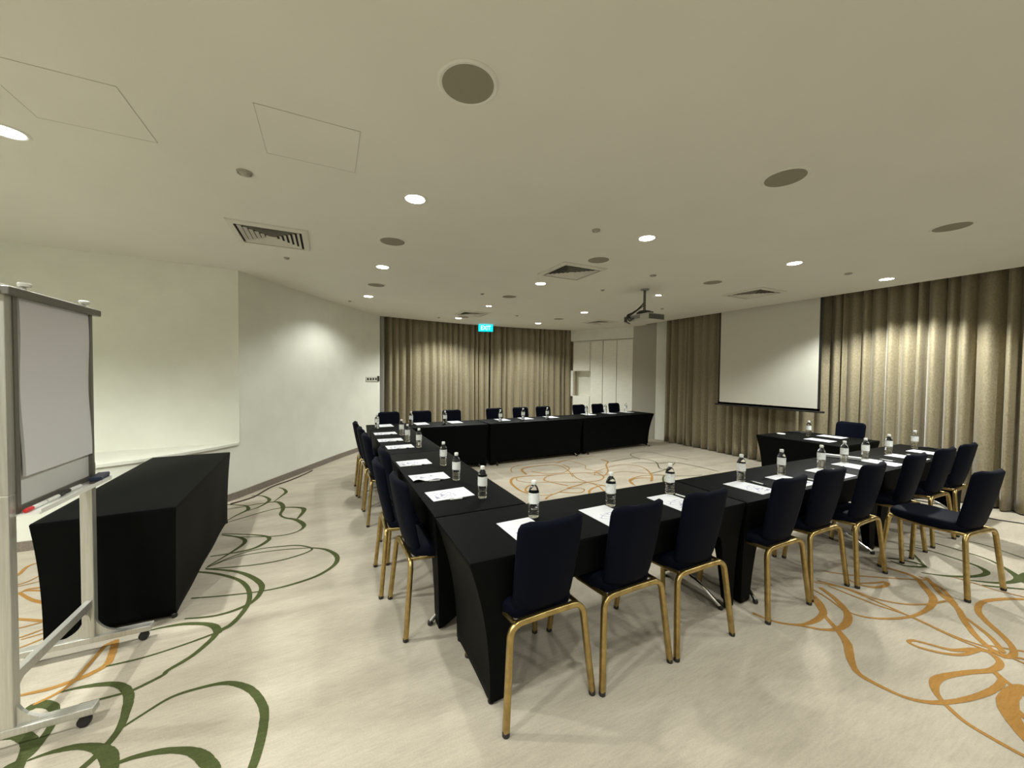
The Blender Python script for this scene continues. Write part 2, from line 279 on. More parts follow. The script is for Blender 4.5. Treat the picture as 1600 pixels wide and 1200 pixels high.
# floor with the woven carpet lines in the same mesh
fl=MB(); fl.loft([[(-4.2,-3,-.05),(8,-3,-.05),(8,10.2,-.05),(-4.2,10.2,-.05)],[(-4.2,-3,0),(8,-3,0),(8,10.2,0),(-4.2,10.2,0)]])
for i,(c,w,p) in enumerate(CARPET_LINES):
    fl.mi=1 if c=='g' else 2
    P=curve([(x,y,0) for x,y in p],7); n=len(P); z=.0008+i*.000022; b=len(fl.v)
    rnd=random.Random(i)
    for k,q in enumerate(P):
        t=(P[min(k+1,n-1)]-P[max(k-1,0)]); t.z=0; t=t.normalized() if t.length>1e-6 else Vector((1,0,0)); nn=Vector((-t.y,t.x,0))
        s=k/(n-1)*(len(w)-1); j=min(int(s),len(w)-2); fr=s-j; fr=fr*fr*(3-2*fr); ww=(w[j]*(1-fr)+w[j+1]*fr)/2*(1+.05*rnd.uniform(-1,1))
        zk=z+.0008*k/n; fl.v.append((q.x+nn.x*ww,q.y+nn.y*ww,zk)); fl.v.append((q.x-nn.x*ww,q.y-nn.y*ww,zk))
    for k in range(n-1): fl.face((b+2*k,b+2*k+1,b+2*k+3)); fl.face((b+2*k,b+2*k+3,b+2*k+2))
    for e,sgn in ((0,-1),(n-1,1)):      # rounded stroke ends
        L_=Vector(fl.v[b+2*e]); R_=Vector(fl.v[b+2*e+1]); ctr=(L_+R_)/2; u=(L_-ctr); t=P[e]-P[e-1] if e else P[1]-P[0]; t=Vector((t.x,t.y,0)).normalized()*sgn*u.length
        c0=len(fl.v); 
        for q in range(1,6):
            a_=PI*q/6; w_=ctr+u*math.cos(a_)+t*math.sin(a_); fl.v.append((w_.x,w_.y,ctr.z))
        rim=[b+2*e]+list(range(c0,c0+5))+[b+2*e+1]
        for q in range(1,6): fl.face((rim[0],rim[q],rim[q+1]))
def buildfloor():
    me=bpy.data.meshes.new('floor')
    def area(f):
        if len(f)>3: return 1
        p=[Vector(fl.v[i]) for i in f]; return (p[1]-p[0]).cross(p[2]-p[0]).length
    keep=[i for i,f in enumerate(fl.f) if area(f)>1e-8]; fl.f=[fl.f[i] for i in keep]; fl.m=[fl.m[i] for i in keep]
    me.from_pydata(fl.v,[],fl.f)
    for m in (CARPET,CGREEN,CORANGE): me.materials.append(m)
    for i,m in enumerate(fl.m): me.polygons[i].material_index=m
    # make every ribbon face upward
    import bmesh
    bm=bmesh.new(); bm.from_mesh(me)
    for f in bm.faces:
        f.normal_update()
        if f.material_index and f.normal.z<0: f.normal_flip()
    bm.to_mesh(me); bm.free(); me.update()
    o=bpy.data.objects.new('floor',me); COL.objects.link(o); return tag(o,'beige carpet with green and orange looping line pattern',kind='structure')
buildfloor()
CW=[(-1.02,5.80),(-.82,6.12),(-.61,6.46),(-.36,6.85),(-.11,7.25),(.12,7.62),(.36,7.98),(.62,8.34),(.84,8.62),(1.06,8.88)]     # curved left wall
FC=[(1.06,8.88),(1.7,9.0),(2.36,9.11),(3.0,9.19),(3.57,9.22),(4.3,9.2),(5.03,9.14),(5.8,9.02),(6.5,8.9)]                      # ceiling edge before the far curtain
# ceiling slab following the room outline
ce=MB(); ce.prism([(-4.2,-3),(7.05,-3),(7.05,6.98),(7.2,7.05),(7.2,7.6),(6.62,8.88)]+FC[::-1]+[(p[0]-.12,p[1]+.05) for p in CW[::-1]]+[(-1.02,5.98),(-4.2,5.7)],CZ,CZ+.16)
struct(ce,'ceiling',CEIL)
struct(MB().box((1.9,3.6,3.19),(12.4,13.4,.04)),'trim_1',CEIL)      # slab above the curtain pelmets
def wallstrip(pts,th,z0,z1,name,m):
    """wall along a polyline, thickened away from the room (to the left of travel)"""
    mb=MB(); n=len(pts); off=[]
    for i,p in enumerate(pts):
        a=Vector(pts[max(i-1,0)]); b=Vector(pts[min(i+1,n-1)]); t=(b-a).normalized(); off.append((p[0]-t.y*th,p[1]+t.x*th))
    rings=[[(p[0],p[1],z0),(p[0],p[1],z1),(o[0],o[1],z1),(o[0],o[1],z0)] for p,o in zip(pts,off)]
    mb.loft(rings); return struct(mb,name,m,smooth=30)
wallstrip(CW,.15,0,CZ+.1,'wall_left_curved',WALL)
LOW=[(-4.1,4.86),(-3.0,4.86),(-2.36,4.86),(-2.0,4.92),(-1.75,5.05),(-1.45,5.3),(-1.22,5.55),(-1.02,5.80)]
wallstrip(LOW,.12,0,.68,'wall_left_low',WALL)
struct(MB().prism([(p[0]+.012,p[1]-.015) for p in LOW]+[(-1.0,5.85),(-4.1,5.62)],.68,.71),'trim_2',WALL)
struct(MB().prism([(-4.1,5.52),(-2.91,5.62),(-1.0,5.80),(-1.0,5.95),(-4.1,5.75)],.71,CZ),'wall_left',WALL)
def skirting(pts,name):
    mb=MB(); n=len(pts); 
    inn=[]
    for i,p in enumerate(pts):
        a=Vector(pts[max(i-1,0)]); b=Vector(pts[min(i+1,n-1)]); t=(b-a).normalized(); inn.append((p[0]+t.y*.012,p[1]-t.x*.012))
    mb.loft([[(p[0],p[1],0),(q[0],q[1],0),(q[0],q[1],.085),(p[0],p[1],.088)] for p,q in zip(pts,inn)])
    struct(mb,name,SKIRT,smooth=30)
skirting(CW,'baseboard_left_curved'); skirting(LOW,'baseboard_left')
struct(MB().box((-4.15,1,1.45),(.1,8,2.9)),'wall_side',WALL)
struct(MB().box((1.9,-2.95,1.5),(12.2,.1,3.0)),'wall_back',WALL)
struct(MB().box((7.85,2.2,1.55),(.1,10.2,3.1)),'wall_right',GREYT)
struct(MB().box((3.6,9.75,1.55),(6.4,.1,3.1)),'wall_far',GREYT)
struct(MB().box((1.125,8.99,1.45),(.07,.16,2.9),rz=-.2),'trim_3',GREYT)   # grey jamb at the end of the curved wall
A=Vector((6.49,8.75)); B=Vector((7.11,7.40)); Cc=Vector((7.50,7.0))
def ab(s,off=0):
    d=(B-A); t=d.normalized(); n=Vector((t.y,-t.x)); 
    if n.dot(Vector((-1,-.4)))<0: n=-n
    p=A+d*s+n*off; return (p.x,p.y)
# grey column face and pale pilaster beside the right curtain
struct(MB().prism([(B.x,B.y),(Cc.x,Cc.y),(7.8,7.0),(7.8,7.9),ab(1,-.42)],0,CZ+.15),'wall_column',COLG)
struct(MB().prism([(7.50,7.0),(7.66,6.6),(7.8,6.6),(7.8,7.0)],0,CZ+.15),'trim_4',WALL)
skirting([(7.1,7.4),(7.5,7.0),(7.66,6.6)],'baseboard_column') if 0 else None
# header over the cupboards
d=(B-A).normalized()
struct(MB().prism([ab(-.25),ab(1),ab(1,-.4),ab(-.25,-.4)],2.58,CZ+.15),'wall_far_right',WALL)

# built-in cupboard
cup=thing('built_in_cupboard','tall white built-in cupboard with three narrow doors and open niche','cupboard')
mb=MB(); mb.prism([ab(0.0,-.03),ab(1,-.03),ab(1,-.40),ab(0.0,-.40)],0,.02) ; mb.prism([ab(0,-.36),ab(1,-.36),ab(1,-.40),ab(0,-.40)],0,2.57)
mb.prism([ab(.18,-.03),ab(1,-.03),ab(1,-.36),ab(.18,-.36)],.02,2.57); mb.prism([ab(-.25,-.30),ab(.18,-.30),ab(.18,-.34),ab(-.25,-.34)],1.0,1.74); mb.prism([ab(-.25,-.03),ab(-.2,-.03),ab(-.2,-.34),ab(-.25,-.34)],1.0,1.74)
mb.prism([ab(-.2,-.03),ab(.18,-.03),ab(.18,-.36),ab(-.2,-.36)],.02,1.01)
mb.prism([ab(-.2,-.03),ab(.18,-.03),ab(.18,-.36),ab(-.2,-.36)],1.72,2.57)
mb.build('carcass',CUPB,cup,0)
for nm,s0,s1,z0,z1 in (('door',.19,.425,.06,2.55),('door',.435,.695,.06,2.55),('door',.705,.995,.06,2.55),('upper_door',-.18,.165,1.73,2.53),('lower_door',-.18,.165,.06,1.0)):
    bevel(MB().prism([ab(s0,0),ab(s1,0),ab(s1,-.025),ab(s0,-.025)],z0,z1).build(nm,CUPB,cup,0),.003)

# ------------------------------------------------------------------ curtains
def curtain(pts,z0,z1,name,label,seed,amp=.055,gap0=0,flare=.3,group='khaki floor-length curtains'):
    rnd=random.Random(seed); P=[Vector((x,y)) for x,y in pts]
    seg=[(P[i+1]-P[i]).length for i in range(len(P)-1)]; L=sum(seg)
    folds=[]; s=0
    while s<L:
        w=rnd.uniform(.10,.24); folds.append((s,w,rnd.uniform(.6,1.35),rnd.uniform(-.03,.03))); s+=w
    ks=[]; n=int(L/.011); mb=MB(); rows=14; rings=[]
    def at(s):
        for i,l in enumerate(seg):
            if s<=l or i==len(seg)-1:
                t=(P[i+1]-P[i])/l; return P[i]+t*s,Vector((-t.y,t.x))
            s-=l
    for r in range(rows+1):
        v=r/rows; z=z1+(z0-z1)*v; row=[]
        for k in range(n+1):
            s=L*k/n; f=[q for q in folds if q[0]<=s][-1]; u=(s-f[0])/f[1]
            a=amp*f[2]*(1+flare*v**1.5)
            h=math.sin(PI*u)**1.15*a
            h+=.012*math.sin(s*2.1+v*2+seed)*v
            ss=s
            p,nn=at(ss); row.append((p.x+nn.x*h,p.y+nn.y*h,z))
        rings.append(row)
    mb.loft(rings,False,False,closed=False)
    o=mb.build(name,CURT,None,75); sm=o.modifiers.new('thick','SOLIDIFY'); sm.thickness=.004
    return tag(o,label,'curtain',group)
FCO=[(x,y+.27) for x,y in FC]
def sub(pts,x0,x1):
    out=[]
    for k in range(25):
        x=x0+(x1-x0)*k/24
        for (a,b),(c,d_) in zip(pts,pts[1:]):
            if a<=x<=c or (pts[-1]==(c,d_) and x>c): y=b+(d_-b)*(x-a)/(c-a); break
        else: y=pts[0][1]
        out.append((x,y))
    return out
curtain(sub(FCO,3.945,1.17),.015,3.06,'curtain','khaki curtain on the left half of the far curved wall',3,.08)
curtain(sub(FCO,6.62,3.97),.015,3.06,'curtain','khaki curtain on the right half of the far curved wall, ending by the cupboard',5,.08)
curtain([(7.50,3.13),(7.50,6.62)],.015,3.06,'curtain','khaki curtain on the right wall hanging behind and left of the projector screen',9,.10)
curtain([(7.50,-.9),(7.50,3.12)],.015,3.06,'curtain','khaki curtain on the right wall, right of the projector screen, brightly spotlit',12,.11)
struct(MB().box((7.42,2.85,3.09),(.06,7.6,.04)),'trim_5',GREYT)
struct(MB().loft([[(x,y+.22,3.07),(x,y+.28,3.07),(x,y+.28,3.11),(x,y+.22,3.11)] for x,y in FC]),'trim_6',GREYT)

# ------------------------------------------------------------------ projector screen
sc=thing('projection_screen','large white pull-down projection screen with black borders','screen',(7.12,0,0))
MB().box((0,4.145,2.0),(.004,1.70,1.90)).build('screen_surface',SCREEN,sc,0)
mb=MB(); mb.box((.001,3.277,1.99),(.006,.036,1.90)); mb.box((.001,5.010,1.99),(.006,.036,1.90)); mb.box((.001,4.145,1.078),(.006,1.766,.045)); mb.build('black_border',BLACK,sc,0)
MB().tube([(0,3.20,1.05),(0,5.08,1.05)],.016,10).build('bottom_bar',BLACK,sc)
bevel(MB().box((.03,4.145,3.0),(.11,1.9,.1)).build('housing',WHITEP,sc,0))
for yy in (3.35,4.94): MB().box((.03,yy,3.11),(.03,.05,.122)).build('hanging_bracket',GREYT,sc,0)

# ------------------------------------------------------------------ ceiling fixtures
def fixture(name,label,cat,x,y,z=CZ,group=None,rz=0): return thing(name,label,cat,(x,y,z),rz,group)
def ring(mb,r0,r1,z0,z1,seg=32): # trim ring profile, hanging below 0
    pr=[(r0,0),(r0,z1),(r0+.006,z0),(r1-.008,z0),(r1,z1*.5),(r1,0)]
    rings=[[(r*math.cos(2*PI*i/seg),r*math.sin(2*PI*i/seg),z) for i in range(seg)] for r,z in pr]
    mb.loft(rings,False,False); return mb
LG='recessed downlights in the ceiling'
dl=fixture('downlight','bright recessed downlight nearest the left edge of the photo','downlight',-1.54,3.04,group=LG)
ring(MB(),.068,.09,-.006,-.003).build('trim_ring',TRIMW,dl)
MB().lathe([(.068,-.001),(.068,-.0035),(.05,-.003),(.0,-.0025)],seg=28,cap1=False).build('lamp_face',LAMPE,dl)
DL=[(.58,2.82,'bright downlight between the large ceiling speaker and the square vent on the left',1),
    (.60,4.78,'bright downlight in front of two round speakers, left of centre',1),
    (.62,6.71,'downlight nearest the curved left wall, lighting its scallop',1),
    (2.68,4.59,'downlight just in front of the middle square vent',1),
    (2.66,2.62,'downlight centre right between two small detectors',1),
    (4.68,6.25,'downlight left of the projector, nearer of the pair there',1),
    (4.68,8.12,'downlight close to the right part of the far curtain',1),
    (4.69,2.43,'downlight right of centre, in front of the screen',1),
    (6.46,2.27,'downlight by the bright right-hand curtain',1),
    (2.69,8.29,'downlight beside the square vent left of the exit sign',1)]
for x,y,l,b in DL: dup(dl,(x,y,CZ),0,l,LG)
DD=[(4.69,4.36,'dim twin-lamp downlight behind the projector pole'),(2.71,6.54,'small dim downlight in front of the exit sign')]
dd=fixture('downlight',DD[0][2],'downlight',DD[0][0],DD[0][1],group='dim twin-lamp downlights')
ring(MB(),.072,.09,-.006,-.003).build('trim_ring',TRIMW,dd)
MB().lathe([(.072,-.001),(.072,-.002),(.0,-.0015)],seg=28,cap1=False).build('reflector',mat('reflector_metal',(.5,.48,.4),.3,.8),dd)
for sx in (-.03,.03): MB().lathe([(.02,-.002),(.018,-.008),(.0,-.010)],(sx,0,0),16,cap1=False).build('bulb',LAMPE,dd)
dup(dd,(DD[1][0],DD[1][1],CZ),0,DD[1][2],'dim twin-lamp downlights')
SG='round ceiling speakers'
SP=[(.56,1.61,'large round ceiling speaker nearest the camera, top centre'),(2.63,1.43,'round ceiling speaker upper right'),(4.70,1.25,'round ceiling speaker at the far right edge'),
 (.57,3.81,'round ceiling speaker left of centre, right of the nearest vent'),(.64,5.78,'round ceiling speaker between the two small left-row downlights'),(2.69,3.35,'round ceiling speaker beside the middle square vent'),
 (2.67,5.58,'round ceiling speaker in the centre, behind the middle vent'),(4.68,3.42,'round ceiling speaker right of the projector'),(4.71,7.24,'small far round speaker left of the projector'),(2.73,8.05,'farthest round speaker, tucked beside the vent near the far curtain')]
sp=fixture('ceiling_speaker',SP[0][2],'speaker',SP[0][0],SP[0][1],group=SG)
ring(MB(),.112,.135,-.008,-.004,40).build('rim',TRIMW,sp)
MB().lathe([(.114,-.001),(.113,-.006),(.06,-.008),(.0,-.009)],seg=40,cap1=False).build('grille',SPKG,sp)
for x,y,l in SP[1:]: dup(sp,(x,y,CZ),0,l,SG)
VG='square air vents in the ceiling'
VN=[(-.46,4.19,'square air vent with dark louvres at the left, nearest the camera'),(2.70,3.88,'square air vent in the middle of the ceiling'),(5.82,3.57,'square air vent in front of the projection screen'),(2.75,7.53,'square air vent near the exit sign'),(5.83,7.19,'square air vent before the white cupboard')]
vt=fixture('air_vent',VN[0][2],'air vent',VN[0][0],VN[0][1],group=VG)
def sqring(mb,h0,h1,z0,z1,th=.004):
    a=[(-h0,-h0,z0),(h0,-h0,z0),(h0,h0,z0),(-h0,h0,z0)]; b=[(-h1,-h1,z1),(h1,-h1,z1),(h1,h1,z1),(-h1,h1,z1)]
    a2=[(p[0],p[1],p[2]+th) for p in a]; b2=[(p[0],p[1],p[2]+th) for p in b]
    mb.loft([a,b,b2,a2,a],False,False)
MB().box((0,0,-.003),(.56,.56,.002)).build('dark_backing',DARKV,vt,0)
mb=MB(); sqring(mb,.255,.305,-.022,-.010,.010); sqring(mb,.300,.308,-.012,-.002,.002); mb.build('frame',VENTM,vt,0)
for k in range(6):
    h=.235-.038*k; mb=MB(); sqring(mb,h,h-.024,-.021,-.004,.002); mb.build('louvre',VENTM,vt,0)
for x,y,l in VN[1:]: dup(vt,(x,y,CZ),0,l,VG)
DG='small round ceiling detectors'; DETM=mat('detector_grey',(.36,.34,.28),.5)
DT=[(-.47,2.95,.045,'small round detector in front of the nearest vent'),(-.40,4.91,.03,'small round detector just behind the nearest vent'),(2.12,2.68,.036,'small dome detector left of the centre right downlight'),(3.71,3.54,.04,'small round detector above the projector'),
 (5.71,2.36,.04,'small round detector by the far right downlights'),(.36,7.29,.03,'small detector close to the curved left wall'),(2.21,5.61,.03,'small detector left of the centre speaker'),(3.68,7.30,.035,'small detector to the right of the exit sign'),(2.27,8.42,.03,'small detector beside the far left vent'),(3.69,4.49,.03,'small detector left of the projector pole'),(5.68,5.18,.03,'small detector between projector and right curtain')]
proto=None
for x,y,r,l in DT:
    o=fixture('smoke_detector',l,'detector',x,y,group=DG)
    ring(MB(),r-.008,r,-.012,-.006,20).build('base_ring',DETM,o)
    MB().lathe([(r*.8,-.002),(r*.7,-.012),(r*.45,-.02),(0,-.022)],seg=18,cap1=False).build('dome',DETM,o)
# ceiling access hatches: the thin gap round the panel
def hatch(x0,x1,y0,y1,label):
    o=thing('access_hatch',label,'hatch',((x0+x1)/2,(y0+y1)/2,CZ)); w=(x1-x0); h=(y1-y0)
    MB().box((0,0,-.0005),(w,h,.001)).build('panel',CEIL,o,0)
    mb=MB()
    for sx in (-1,1): mb.box((sx*(w/2+.0015),0,-.0010),(.0030,h+.004,.002))
    for sy in (-1,1): mb.box((0,sy*(h/2+.0015),-.0010),(w,.0030,.002))
    mb.build('shadow_gap',mat('hatch_gap',(.50,.48,.41),.8),o,0)
hatch(-.31,.16,2.18,2.63,'square ceiling access hatch left of centre')
hatch(-1.31,-.85,2.34,2.80,'square ceiling access hatch near the left edge')

# spotlights in the downlights (those visible plus unseen ones of the same grid out of view)
def spot(x,y,e,size=140,blend=.55,z=CZ-.03,aim=None,r=.045):
    l=bpy.data.lights.new('downlight_beam','SPOT'); l.energy=e; l.color=LCOL; l.spot_size=math.radians(size); l.spot_blend=blend; l.shadow_soft_size=r
    o=bpy.data.objects.new('downlight_beam',l); COL.objects.link(o); o.location=(x,y,z)
    if aim: o.rotation_euler=Vector((aim[0]-x,aim[1]-y,aim[2]-z)).to_track_quat('-Z','Y').to_euler()
    return o
LCOL=(.975,1.0,.935)
for x,y,e in [(-1.54,3.04,95),(.58,2.82,26),(.60,4.78,36),(.62,6.71,38),(2.68,4.59,33),(2.66,2.62,20),(4.68,6.25,45),(4.68,8.12,100),(4.69,2.43,38),(6.46,2.27,0),(2.69,8.29,120),
              (4.69,4.36,8),(2.71,6.54,14)]:
    if e: spot(x,y,e)
spot(6.46,2.27,175,134,.42)
for x,y,e in [(-3.45,3.1,120),(-3.45,1.0,60),(-1.5,.95,70),(.56,.72,44),(2.62,.52,14),(4.65,.35,45),(6.4,.2,65),(.56,-1.3,40),(2.62,-1.4,40),(-1.5,-1.2,40),(4.65,-1.5,40)]: spot(x,y,e)  # unseen lamps; the far-left pair is added to brighten the left wall

# exit sign
ex=thing('exit_sign','glowing cyan exit sign hanging before the far curtain','sign',(3.655,9.02,2.79),math.radians(-20))
bevel(MB().box((0,0,0),(.38,.045,.19)).build('housing',BLACK,ex,0),.004)
MB().box((0,-.0245,0),(.37,.004,.18)).build('panel',EXITC,ex,0)
cu=bpy.data.curves.new('t','FONT'); cu.body='EXIT'; cu.size=.15; cu.align_x='CENTER'; cu.align_y='CENTER'; cu.extrude=.001; cu.offset=.002
to=bpy.data.objects.new('t',cu); COL.objects.link(to); bpy.context.view_layer.update()
me=bpy.data.meshes.new_from_object(to); bpy.data.objects.remove(to)
lt=bpy.data.objects.new('lettering',me); COL.objects.link(lt); lt.parent=ex; lt.location=(0,-.028,0); lt.rotation_euler=(PI/2,0,0); me.materials.clear(); me.materials.append(EXITW)
# stretch lettering on the panel
lt.scale=(.85,1,1)
MB().tube([(0,0,.095),(0,0,.09+.0)],.01).v
for sx in (-.12,.12): MB().tube([(sx,0,.09),(sx,0,.0925)],.006,8).build('hanger',CHROME,ex)

# projector
pj=thing('ceiling_projector','white projector hanging from the ceiling on a pole, facing the screen','projector',(4.20,4.16,CZ))
MB().lathe([(.06,0),(.06,-.015),(.025,-.02)],seg=24).build('ceiling_plate',GREYT,pj)
MB().tube([(0,0,-.01),(0,0,-.31)],.0185,14).build('pole',mat('pole_grey',(.12,.13,.10),.5,.5),pj)
mb=MB(); mb.box((0,0,-.33),(.12,.12,.03)); mb.box((0,0,-.355),(.26,.05,.02)); mb.box((0,0,-.355),(.05,.3,.02)); bevel(mb.build('bracket',mat('bracket_dark',(.05,.05,.05),.5),pj,0),.003)
bd=bevel(MB().box((0,.01,-.432),(.33,.48,.10)).build('body',mat('projector_white',(.45,.44,.38),.5),pj,0),.012,3)
mb=MB(); mb.box((0,-.2315,-.43),(.29,.004,.07)); mb.build('side_grille',mat('grille_dark',(.06,.06,.055),.7),pj,0)
mb=MB()
for k in range(9): mb.box((-.13+.0325*k,-.2345,-.43),(.008,.003,.066))
mb.build('grille_fins',mat('grille_grey',(.16,.16,.14),.6),pj,0)
MB().box((-.1665,.205,-.43),(.004,.06,.075)).build('rear_grille',mat('grille_dark2',(.06,.06,.055),.7),pj,0)
mb=MB(); mb.box((-.1665,.02,-.42),(.004,.20,.05)); mb.build('port_panel',mat('port_grey',(.2,.2,.19),.5),pj,0)
MB().tube([(.16,0,-.43),(.185,0,-.43)],.035,20).build('lens',BLACK,pj)
for k,pp in enumerate([[(-.01,0,-.20),(-.05,.07,-.28),(-.12,.12,-.34),(-.185,.16,-.40),(-.172,.10,-.42)],[(-.02,.01,-.22),(-.09,.10,-.32),(-.19,.15,-.38),(-.21,.08,-.47),(-.172,.04,-.43)],[(-.02,-.01,-.24),(-.11,.09,-.34),(-.2,.13,-.42),(-.20,.16,-.47),(-.19,.09,-.51)]]):
    MB().tube(curve(pp,6),.009-.001*k,8).build('cable',BLACK,pj)

# wall control panel
wp=Vector((.955,8.755,1.475)); 
sw=thing('wall_control_panel','row of four dark switches on the left wall beside the far curtain','switch panel',wp,math.atan2(.26,.22))
bevel(MB().box((-.16,-.012,0),(.40,.012,.10)).build('plate',mat('switch_plate',(.5,.49,.42),.5),sw,0),.003)
for k in range(4): bevel(MB().box((-.30+.095*k,-.022,.005),(.045,.010,.045)).build('button',BLACK,sw,0),.003)
bevel(MB().box((.075,-.02,.01),(.05,.028,.12)).build('black_switch',BLACK,sw,0),.003)

# ------------------------------------------------------------------ folding tables and stretch covers
def make_table(name,label,x0,x1,y0,y1,rz=0,hems=(.1,.1,.1,.1),group=None,inset=(.12,.045),cover_label='',origin=None,foot=.014,legout=0.0,ends=(.06,.06)):
    """x0..y1 in local frame about origin; hems = mid hem height for front(-y), right(+x), back(+y), left(-x)"""
    cx,cy=(x0+x1)/2,(y0+y1)/2
    org=(cx,cy) if origin is None else origin
    L=x1-x0; W=y1-y0; hx,hy=L/2,W/2
    lon=L>=W
    t=thing('folding_table',label,'table',(org[0],org[1],0),rz,group)
    bevel(MB().box((0,0,TH-.022),(L-.03,W-.03,.028)).build('tabletop',TABLETOP,t,0),.004)
    ix,iy=(inset[0],inset[1]) if lon else (inset[1],inset[0])
    # two wishbone leg frames
    for s in (-1,1):
        if lon: f=lambda a,z:(s*(hx-ix-.02),a,z); half=hy-iy-.012+legout
        else: f=lambda a,z:(a,s*(hy-iy-.02),z); half=hx-ix-.012+legout
        k=.72
        def g(a,z,inn): 
            p=f(a,z); return (p[0]*(1-inn*(1 if lon else 0)),p[1]*(1-inn*(0 if lon else 1)),z)
        path=[g(-half,.02,0),g(-half*.82,.055,.02),g(-half*.45,.12,.05),g(0,.15,.07),g(half*.45,.12,.05),g(half*.82,.055,.02),g(half,.02,0)]
        lg=MB().tube(curve(path,5),.0135,10).build('leg',CHROME,t)
        MB().tube([g(0,.15,.07),g(0,.45,.10),g(0,TH-.03,.14)],.0145,10).build('post',CHROME,lg)
        for q in (-1,1):
            p=g(q*half,.0,0); MB().lathe([(.015,0.0005),(.018,.010),(.016,.026),(.012,.030)],(p[0],p[1],0),12).build('foot_cap',BLACK,lg)
    # stretch cover
    per=[]   # (x,y,nx,ny,s,len,side)
    step=.025
    for side,(a,b,n) in enumerate((((-hx,-hy),(hx,-hy),(0,-1)),((hx,-hy),(hx,hy),(1,0)),((hx,hy),(-hx,hy),(0,1)),((-hx,hy),(-hx,-hy),(-1,0)))):
        ln=math.hypot(b[0]-a[0],b[1]-a[1]); m=max(8,int(ln/step))
        for k in range(m): per.append((a[0]+(b[0]-a[0])*k/m,a[1]+(b[1]-a[1])*k/m,n,k/m*ln,ln,side))
    rows=18; rings=[]
    rnd=random.Random(int(cx*97+cy*31))
    def posat(p,fz,v):
        x,y,n,s,ln,side=p
        e=min(s,ln-s)      # distance to the nearest corner
        inn=1-(1-min(1,v))**2.2
        # pulled towards the feet in both axes near corners
        fx=ix*inn; fy=iy*inn
        if lon: fx=(ends[1] if x>0 else ends[0])*inn
        else: fy=(ends[1] if y>0 else ends[0])*inn
        X=x*(1-fx/hx); Y=y*(1-fy/hy)
        # a shallow hollow in the middle of each side
        if n[0]==0: Y-=n[1]*.0*e
        fold=.0025*math.sin(s*8+rnd_off[side])*inn*min(1,e*6)
        return X+n[0]*fold,Y+n[1]*fold
    rnd_off=[rnd.uniform(0,6) for _ in range(4)]
    def hem(p):
        x,y,n,s,ln,side=p; e=min(s,ln-s); h=hems[side]
        lo=foot
        e0=.10 if h>.3 else .04
        if e<e0: return lo
        q=min(1,(e-e0)/(.12 if h>.3 else .25)); return lo+(h-lo)*(math.sin(q*PI/2)**.9)
    top=TH; R=.008
    cov=MB()
    rings.append([(p[0]*(1-.012/hx),p[1]*(1-.012/hy),top) for p in per])
    rings.append([(p[0]*(1-.003/hx),p[1]*(1-.003/hy),top-.003) for p in per])
    rings.append([(p[0],p[1],top-.011) for p in per])
    for r in range(1,rows+1):
        v=r/rows; ring=[]
        for p in per:
            zb=hem(p); z=(top-.011)+(zb-(top-.011))*v; fullv=(top-.011-z)/(top-.011-foot)
            X,Y=posat(p,z,fullv); ring.append((X,Y,z))
        rings.append(ring)
    cov.loft([list(reversed(r)) for r in rings],True,False)
    c=cov.build('table_cover',CLOTH,None,50); c.location=(org[0],org[1],0); c.rotation_euler=(0,0,rz)
    so=c.modifiers.new('thick','SOLIDIFY'); so.thickness=.003; so.offset=-1
    tag(c,cover_label,'table cover','black stretch table covers')
    return t,c
TG='folding tables under black stretch covers'
NF,NB=1.595,2.205
make_table('t','folding table with chrome feet, under the front row cover at the left corner',.578,2.575,NF,NB,0,(.54,.40,.40,.03),TG,ends=(.125,.04),legout=-.01,cover_label='black stretch cover on the front row table nearest the camera')
make_table('t','folding table in the middle of the front row, mostly hidden by its cover',2.585,4.605,NF-.01,NB-.01,0,(.54,.4,.4,.4),TG,ends=(.02,.03),legout=.04,cover_label='black stretch cover on the middle table of the front row')
make_table('t','folding table at the right end of the front row, hidden under black cover',4.615,6.76,NF-.01,NB-.01,0,(.54,.10,.4,.4),TG,cover_label='black stretch cover on the table at the right end of the front row')
make_table('t','folding table of the left row next to the front corner',.578,1.20,2.215,4.135,0,(.10,.35,.35,.54),TG,legout=.045,cover_label='black stretch cover on the nearer table of the left row')
make_table('t','folding table of the left row farther from the camera',.578,1.195,4.145,6.0,0,(.35,.35,.35,.54),TG,cover_label='black stretch cover on the farther table of the left row')
make_table('t','folding table at the left end of the far row',.578,2.51,6.02,6.67,0,(.06,.06,.4,.1),TG,cover_label='black stretch cover on the left table of the far row',legout=.05,ends=(.03,.02))
make_table('t','folding table in the middle of the far row',-1.02,1.02,-.325,.325,math.radians(2.4),(.05,.08,.4,.08),TG,cover_label='black stretch cover on the middle table of the far row',origin=(3.555,6.40),legout=.05,ends=(.03,.03))
make_table('t','folding table at the right end of the far row',-1.08,1.08,-.325,.325,math.radians(5.6),(.06,.05,.4,.06),TG,cover_label='black stretch cover with flared corner on the right end of the far row',origin=(5.66,6.565),legout=.05,ends=(.04,.14))
make_table('t','presenter table standing before the projection screen',5.76,6.83,2.41,3.44,0,(.1,.1,.4,.06),TG,cover_label='black stretch cover on the presenter table by the screen',ends=(.10,.10))
make_table('t','side table standing alone by the left wall behind the flip chart',-.94,.94,-.315,.315,math.radians(92.2),(.03,.03,.03,.03),TG,cover_label='black stretch cover on the lone side table at the left wall',origin=(-1.215,4.0),inset=(.05,.02),foot=.02)

